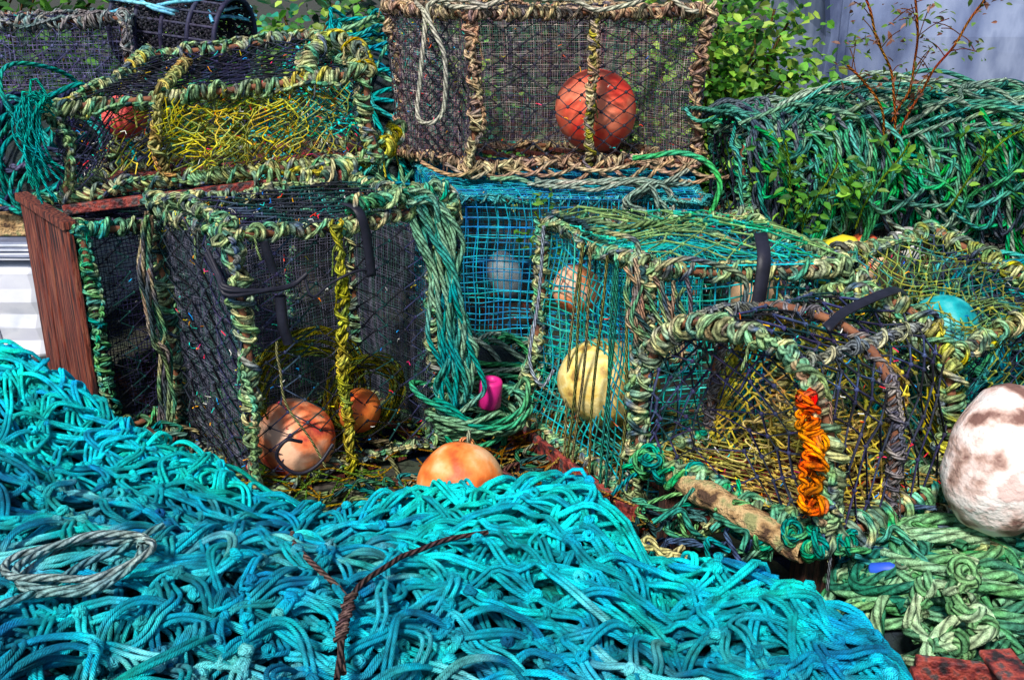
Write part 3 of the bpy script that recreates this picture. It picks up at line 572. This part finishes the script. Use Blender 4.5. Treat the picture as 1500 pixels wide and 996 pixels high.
for c in KP:
    for k in range(4):
        a=np.linspace(0,5.6,14);q=rng.normal(size=(2,3));q[0]/=np.linalg.norm(q[0]);q[1]-=q[0]*(q[0]@q[1]);q[1]/=np.linalg.norm(q[1]);w=np.cross(q[0],q[1])
        T.add(c+rng.normal(0,.009,3)+rng.uniform(.015,.026)*(np.cos(a)[:,None]*q[0]+np.sin(a)[:,None]*q[1])+w*np.linspace(-.012,.012,14)[:,None],.0098,A(GR[k%3][1])*rng.uniform(.6,1.05),9)
tangle(T,(1.15,1.8,.05),(.12,.08,.04),30,.011,[(.1,.28,.14),(.2,.38,.22),(.05,.15,.1)],5,.1,8)
T.build('knotted_rope',M_rope,e)
TL=[[(.03,.3,.32),(.14,.52,.48)],[(.06,.26,.35),(.03,.42,.4)],[(.16,.4,.26),(.3,.5,.3)]]
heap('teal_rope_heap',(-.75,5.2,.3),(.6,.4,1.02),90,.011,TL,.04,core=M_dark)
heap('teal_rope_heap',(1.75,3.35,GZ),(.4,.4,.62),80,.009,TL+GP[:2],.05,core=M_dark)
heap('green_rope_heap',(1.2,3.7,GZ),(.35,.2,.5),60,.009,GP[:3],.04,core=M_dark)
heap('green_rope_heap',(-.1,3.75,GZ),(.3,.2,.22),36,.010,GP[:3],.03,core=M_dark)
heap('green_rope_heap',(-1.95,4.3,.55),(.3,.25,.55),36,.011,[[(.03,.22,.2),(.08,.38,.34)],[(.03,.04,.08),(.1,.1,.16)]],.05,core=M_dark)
e=empty('teal_twine_bunch');T=Tubes()
for i in range(26):
    p=A([-1.60,3.5,1.08])+rng.normal(0,.015,3);rope(T,[p,p+A([-.03,-.03,.03])+rng.normal(0,.015,3),p+A([-.05,-.05,-.1])+rng.normal(0,.02,3),p+A([-.03,-.05,-.24])+rng.normal(0,.025,3)],.0045,[(.02,.35,.3),(.08,.5,.45)],18,.012)
T.build('strands',M_rope,e)
# ---------------------------------------------------------------- buoys
OR=[(.5,.09,.02),(.85,.2,.035),(.9,.32,.09),(.9,.5,.25)]
buoy('fishing_buoy',(-.145,2.50,.155),.125,OR,(1,1,.95),(-60,10,0),seed=3,scale=9)
buoy('fishing_buoy',(-.72,2.99,.065),.13,[(.5,.06,.04),(.92,.2,.07),(.95,.3,.13),(.85,.38,.22),(.95,.55,.35)],(1.05,1,.95),(-115,40,0),seed=5,scale=10)
buoy('fishing_buoy',(-.525,3.12,.11),.09,[(.85,.08,.02),(.98,.17,.03),(.98,.28,.05)],(.85,.85,1.1),(-110,0,0),seed=6)
buoy('fishing_buoy',(.385,4.62,.935),.185,[(.9,.05,.03),(.98,.14,.07),(.98,.26,.14)],(1,1,.97),(-120,30,0),seed=7,rough=.7)
buoy('fishing_buoy',(.32,3.05,.24),.145,[(.35,.2,.05),(.8,.56,.13),(.88,.72,.3),(.7,.5,.15)],(1.25,1,.98),(-110,20,20),seed=8,scale=12)
buoy('fishing_buoy',(.22,3.26,.50),.085,[(.6,.1,.03),(.85,.28,.1),(.8,.45,.3)],(1,1,1),(-120,20,0),seed=9)
buoy('fishing_buoy',(-.03,4.25,.26),.075,[(.15,.2,.24),(.35,.42,.45)],(1.5,1,.9),(-90,70,0),seed=10)
buoy('fishing_buoy',(.80,3.05,.54),.095,[(.45,.2,.1),(.8,.5,.28)],(1,1,1.2),(-120,20,0),seed=11)
buoy('fishing_buoy',(1.33,3.48,.50),.10,[(.4,.2,.1),(.75,.45,.25)],(1.2,1,.9),(-90,60,0),seed=12)
buoy('fishing_buoy',(1.36,2.98,.45),.11,[(.0,.22,.26),(.01,.4,.42),(.1,.5,.5)],(1,1,1),(-120,20,0),seed=13,scale=12)
buoy('fishing_buoy',(1.53,3.74,.52),.07,[(.4,.4,.4),(.7,.7,.66)],(1.2,1,.8),(-100,50,0),seed=14)
buoy('fishing_buoy',(1.36,3.76,.50),.07,[(.6,.05,.03),(.8,.15,.05)],(1,1,1.2),(-120,20,0),seed=15)
buoy('fishing_buoy',(1.175,2.12,.415),.155,[(.2,.1,.08),(.5,.33,.27),(.78,.6,.54),(.86,.74,.68),(.86,.8,.75),(.7,.5,.45)],(.95,1.2,.95),(-100,15,0),seed=16,lump=.06,scale=12,lo=.36,hi=.64,bump=1,rough=.8)
buoy('fishing_buoy',(-1.53,4.0,.98),.085,[(.6,.03,.04),(.88,.12,.1)],(1,1,1),(-120,20,0),seed=17)
def lathe(name,prof,c,col,tilt=(0,0,0),sides=28,sc=1):
    e=empty(name);m=mat_mix(name+'_plastic',col,10,.5,bump=.15,dist=.004);P=A(prof,float);a=np.arange(sides)/sides*2*math.pi
    V=np.stack([np.outer(P[:,0],np.cos(a)),np.outer(P[:,0],np.sin(a)),np.outer(P[:,1],np.ones(sides))],-1)*sc
    i=np.arange(len(P)-1)[:,None]*sides;k=np.arange(sides)[None];raw_mesh('body',V.reshape(-1,3),np.stack([i+k,i+(k+1)%sides,i+sides+(k+1)%sides,i+sides+k],-1).reshape(-1,4),m,e)
    e.location=c;e.rotation_euler=[math.radians(x) for x in tilt]
lathe('magenta_float',[(.0,-.06),(.035,-.06),(.045,-.05),(.045,.045),(.04,.055),(.018,.058),(.018,.05),(0,.05)],(-.075,3.14,.165),[(.6,.01,.16),(.8,.02,.28)],(5,5,0),sc=.9)
lathe('yellow_plastic_jug',[(0,-.1),(.07,-.1),(.08,-.085),(.08,.04),(.06,.075),(.03,.09),(.03,.12),(0,.12)],(1.24,3.66,.50),[(.7,.58,.02),(.8,.7,.05)],(30,60,0))
lathe('blue_plastic_bottle',[(0,-.035),(.014,-.035),(.017,-.03),(.017,.012),(.009,.028),(.009,.038),(0,.038)],(.88,2.02,.19),[(.02,.08,.6),(.03,.12,.7)],(70,0,60))
e=empty('round_creel');T=Tubes();c0=A([-1.85,5.1,1.28]);c1=A([-1.32,4.95,1.22]);ax=(c1-c0)/np.linalg.norm(c1-c0);n1=np.cross(ax,[0,0,1.]);n1/=np.linalg.norm(n1);n2=np.cross(ax,n1);a=np.linspace(0,2*math.pi,33)
for s in np.linspace(0,1,5): T.add(c0+(c1-c0)*s+.19*(np.cos(a)[:,None]*n1+np.sin(a)[:,None]*n2),.012,(.03,.03,.06),7)
for q in np.arange(0,6.28,.35): T.add(resample([c0+.188*(math.cos(q)*n1+math.sin(q)*n2),c1+.188*(math.cos(q)*n1+math.sin(q)*n2)],6),.007,(.04,.04,.07),6)
for k in range(9):
    q=rng.uniform(3.4,6.0,3);rope(T,[c0+.21*(math.cos(q[0])*n1+math.sin(q[0])*n2)*1.05,(c0+c1)/2+.22*(math.cos(q[1])*n1+math.sin(q[1])*n2),c1+.21*(math.cos(q[2])*n1+math.sin(q[2])*n2)],.008,[(.15,.4,.55),(.25,.5,.6)],20,.01)
panel(T,lambda s,t:c0+(c1-c0)*s[...,None]+.185*(np.cos(t*6.28)[...,None]*n1+np.sin(t*6.28)[...,None]*n2),.018,.005,[(.012,.012,.02)],jit=.3)
T.build('hoops_and_net',M_net,e)
def crate():
    e=empty('plastic_fish_crate');mw=mat_mix('white_plastic',[(.5,.55,.66),(.78,.8,.88),(.7,.72,.84)],6,.35,bump=.1);md=mat_mix('grey_plastic',[(.1,.12,.2),(.2,.24,.36)],8,.5)
    x0,x1,y0,y1=-3.3,-1.98,4.02,5.2
    beam('lower_body',((x0+x1)/2,(y0+y1)/2,GZ),((x0+x1)/2,(y0+y1)/2,.38),x1-x0,y1-y0,mw,e,.05)
    beam('upper_rim',((x0+x1)/2,(y0+y1)/2,.39),((x0+x1)/2,(y0+y1)/2,.47),x1-x0-.02,y1-y0+.02,md,e,.015)
    for i in range(4): beam('slat',(x0,y0-.012,.40+i*.019),(x1+.01,y0-.012,.40+i*.019),.012,.01,mw,e,.002)
    beam('plank',(x0,4.3,.52),(-1.9,4.35,.52),.5,.09,M_wood,e,.01)
    for i in range(3): beam('rib',(x0+.1+i*.5,y0-.004,0),(x0+.1+i*.5,y0-.004,.34),.02,.02,mw,e,.005)
crate()
# ---------------------------------------------------------------- vegetation
def leafmat(name,spec=.4):
    m,nt,b=newmat(name);at=N(nt,'ShaderNodeAttribute',attribute_name='Col');nt.links.new(at.outputs['Color'],b.inputs['Base Color']);b.inputs['Roughness'].default_value=.5
    tr=N(nt,'ShaderNodeBsdfTranslucent');nt.links.new(at.outputs['Color'],tr.inputs['Color']);mx=N(nt,'ShaderNodeMixShader');mx.inputs[0].default_value=.3
    o=[n for n in nt.nodes if n.type=='OUTPUT_MATERIAL'][0];nt.links.new(b.outputs[0],mx.inputs[1]);nt.links.new(tr.outputs[0],mx.inputs[2]);nt.links.new(mx.outputs[0],o.inputs[0]);return m
M_leaf=leafmat('leaf')
def leaves(name,P,size,cols,parent,asp=.5):
    n=len(P);d=rng.normal(size=(n,3));d[:,2]=d[:,2]*.5-.2;d/=np.linalg.norm(d,axis=1,keepdims=True);up=rng.normal(0,.5,size=(n,3))+A([0,-.5,1.]);s=np.cross(d,up);s/=np.linalg.norm(s,axis=1,keepdims=True);u=np.cross(s,d)
    L=(size*rng.uniform(.6,1.3,n))[:,None];w=L*asp
    prof=[(0,0,0),(.3,.5,.06),(.65,.42,.05),(1,0,-.12),(.65,-.42,.05),(.3,-.5,.06),(.3,0,-.04),(.65,0,-.05)]
    V=np.stack([P+d*L*a+s*w*b+u*L*c for a,b,c in prof],1);idx=np.arange(n)[:,None]*8
    F=np.concatenate([idx+A([6,1,2,7]),idx+A([5,6,7,4])]);T3=np.concatenate([idx+A([0,1,6]),idx+A([0,6,5]),idx+A([7,2,3]),idx+A([4,7,3])])
    c=A(cols)[rng.integers(len(cols),size=n)]*rng.uniform(.4,1.4,(n,1));C=np.repeat(c,8,axis=0)
    raw_mesh(name,V.reshape(-1,3),F,M_leaf,parent,col=C,smooth=False);raw_mesh(name+'_tips',V.reshape(-1,3),T3,M_leaf,parent,col=C,smooth=False,n=3)
GL=[(.06,.24,.02),(.12,.38,.03),(.22,.46,.04),(.03,.13,.02),(.34,.5,.06)]
def bush(name,c,rad,nclump,per,size,cols=GL):
    e=empty(name);c=A(c,float);rad=A(rad,float);D=rng.normal(size=(nclump,3));D/=np.linalg.norm(D,axis=1,keepdims=True);D[:,2]=np.abs(D[:,2]);C=c+D*rad*rng.uniform(.45,1,(nclump,1))
    P=(C[:,None]+rng.normal(0,1,(nclump,per,3))*size*2.2).reshape(-1,3);P[:,2]=np.maximum(P[:,2],GZ);leaves('foliage',P,size,cols,e,.75)
    T=Tubes()
    for q in C[::2]: rope(T,[(c[0]+rng.normal(0,.1),c[1],GZ),(c*.5+q*.5),q],.008,[(.12,.08,.04)],10,.03)
    T.build('stems',M_rope,e)
bush('green_bush',(1.2,5.9,.3),(.6,.5,1.3),130,42,.06)
bush('green_bush',(-1.2,6.3,.3),(1.3,.6,1.25),150,30,.06,GL+[(.02,.2,.1),(.02,.3,.2)])
bush('green_bush',(0,8,.2),(2.5,.8,1.9),170,26,.1,[(.02,.07,.02),(.04,.12,.03),(.015,.04,.02)])
bush('green_bush',(-4.2,8,.2),(2.8,.9,1.9),170,26,.1,[(.05,.18,.02),(.1,.28,.03),(.03,.1,.02)])
def weed(name,stems,size,cols,stemcol=(.3,.12,.06),r=.006,dens=16,asp=.45,spread=.03):
    e=empty(name);T=Tubes();PP=[]
    for s in stems:
        C=rope(T,s,r,[stemcol,A(stemcol)*1.3],30,.008);L=np.linalg.norm(np.diff(C,axis=0),axis=1).sum()
        for _ in range(int(L*dens)):
            i=int(rng.integers(6,30));d=rng.normal(size=3);d[1]*=.6;d/=np.linalg.norm(d);q=C[i]+d*rng.uniform(.04,.12)+A([0,0,.03]);T.add(spline([C[i],(C[i]+q)/2+A([0,0,.01]),q],6),r*.4,stemcol,5)
            for _ in range(6):PP.append(q+rng.normal(0,spread,3))
    T.build('stems',M_rope,e);leaves('leaves',A(PP),size,cols,e,asp)
weed('dry_weed',[[(1.42,3.74,.92),(1.38,3.72,1.12),(1.3,3.72,1.3),(1.2,3.72,1.55)],[(1.43,3.75,.92),(1.5,3.72,1.12),(1.6,3.7,1.32),(1.7,3.72,1.5)],[(1.4,3.74,.92),(1.33,3.72,1.08),(1.2,3.72,1.2)],[(1.4,3.74,1.0),(1.46,3.72,1.2),(1.42,3.72,1.48)]],.03,[(.12,.25,.04),(.2,.3,.06),(.25,.1,.06)],r=.0046,dens=26)
weed('nettle',[[(1.0,3.70,.5),(1.02,3.62,.75),(.98,3.60,.95)],[(1.1,3.7,.5),(1.1,3.62,.7),(1.16,3.58,.88)],[(1.3,3.68,.6),(1.34,3.6,.8),(1.4,3.56,.95)]],.045,GL[:4],(.15,.25,.05),.004,28,.5)
weed('nettle',[[(1.6,3.62,.7),(1.75,3.56,.95),(1.9,3.56,1.0)],[(1.9,3.62,.6),(1.95,3.56,.85),(2.0,3.56,.95)],[(.2,3.9,.3),(.15,3.88,.5),(.1,3.9,.62)]],.035,GL[:4],(.15,.25,.05),.004,28,.5)
e=empty('straw_litter');T=Tubes()
for i in range(420):
    p=A([rng.uniform(-.2,.4),rng.uniform(2.45,3.3),GZ+.01+rng.uniform(0,.1)]) if i%2 else A([rng.uniform(-1.1,-.3),rng.uniform(2.7,3.5),GZ+.03+rng.uniform(0,.03)]);a=rng.uniform(0,6.28);L=rng.uniform(.05,.2);q=p+A([math.cos(a)*L,math.sin(a)*L,rng.uniform(-.02,.05)]);T.add(spline([p,(p+q)/2+rng.normal(0,.01,3),q],6),.003,A([(.45,.28,.08),(.3,.14,.05),(.15,.25,.06),(.6,.42,.16)][i%4]),5)
T.build('stalks',M_rope,e)
e=empty('rusted_metal_frame')
beam('rail',(.84,1.72,.13),(1.2,1.64,.14),.02,.09,M_rust,e);beam('rail',(.84,1.72,.12),(.8,1.40,.1),.02,.07,M_rust,e);beam('rail',(1.0,1.72,.19),(1.03,1.4,.17),.07,.012,M_rust,e);beam('rail',(1.1,1.55,-.02),(1.12,1.55,.12),.05,.05,M_rust,e)
beam('post',(.80,1.54,GZ),(.81,1.54,.24),.03,.035,M_wood,e)
# ---------------------------------------------------------------- metal store behind
e=empty('metal_storage_container');mt=mat_mix('blue_grey_painted_metal',[(.06,.08,.17),(.2,.25,.42),(.34,.4,.58),(.12,.16,.3),(.26,.33,.5)],2.6,.4,.2,bump=.1,dist=.01,stretch=(1,1,.45),detail=10)
md=mat_mix('dark_seal',[(.02,.02,.04),(.05,.05,.08)],8,.6)
beam('body',(3.6,7.1,GZ+.1),(3.6,7.1,2.3),3.4,1.6,mt,e,.06)
for x in(2.0,3.35,5.1): beam('pressed_rib',(x,6.285,.15),(x,6.285,2.2),.05,.025,mt,e,.008)
beam('sill',(1.9,6.27,.1),(5.3,6.27,.1),.08,.12,md,e)
# ---------------------------------------------------------------- ground
e=empty('ground');mg=mat_mix('muddy_ground',[(.012,.01,.015),(.04,.03,.025),(.03,.045,.025),(.07,.05,.04)],3,.95,bump=.8,dist=.05,detail=10)
n=140;g=np.sign(np.linspace(-1,1,n))*np.abs(np.linspace(-1,1,n))**3*200;X,Y=np.meshgrid(g,g+3,indexing='ij');Z=GZ-.012+.01*nz(np.stack([X,Y,X*0],-1),.8,9)*(np.abs(X)<12)
i=np.arange(n-1)[:,None]*n;j=np.arange(n-1)[None];raw_mesh('ground_sheet',np.stack([X,Y,Z],-1).reshape(-1,3),np.stack([i+j,i+n+j,i+n+1+j,i+j+1],-1).reshape(-1,4),mg,e)
# ---------------------------------------------------------------- light, camera
w=bpy.data.worlds.new('World');bpy.context.scene.world=w;w.use_nodes=True;nt=w.node_tree;bg=nt.nodes['Background'];sk=nt.nodes.new('ShaderNodeTexSky');sk.sky_type='NISHITA';sk.sun_disc=False
EL,AZ=50,203
sk.sun_elevation=math.radians(EL);sk.sun_rotation=math.radians(AZ);nt.links.new(sk.outputs[0],bg.inputs[0]);bg.inputs[1].default_value=.13
s=bpy.data.lights.new('sun','SUN');s.energy=5.0;s.angle=math.radians(8);s.color=(1,.95,.88);so=bpy.data.objects.new('sun',s);bpy.context.scene.collection.objects.link(so)
d=Vector((math.sin(math.radians(AZ))*math.cos(math.radians(EL)),math.cos(math.radians(AZ))*math.cos(math.radians(EL)),math.sin(math.radians(EL))));so.rotation_euler=d.to_track_quat('Z','Y').to_euler()
cd=bpy.data.cameras.new('camera');cd.lens=35;cd.sensor_width=36;cd.clip_end=1000;co=bpy.data.objects.new('camera',cd);bpy.context.scene.collection.objects.link(co);co.location=(0,0,1.5);co.rotation_euler=(math.radians(70),0,0);bpy.context.scene.camera=co
vs=bpy.context.scene.view_settings;vs.view_transform='Standard';vs.look='None';vs.exposure=0
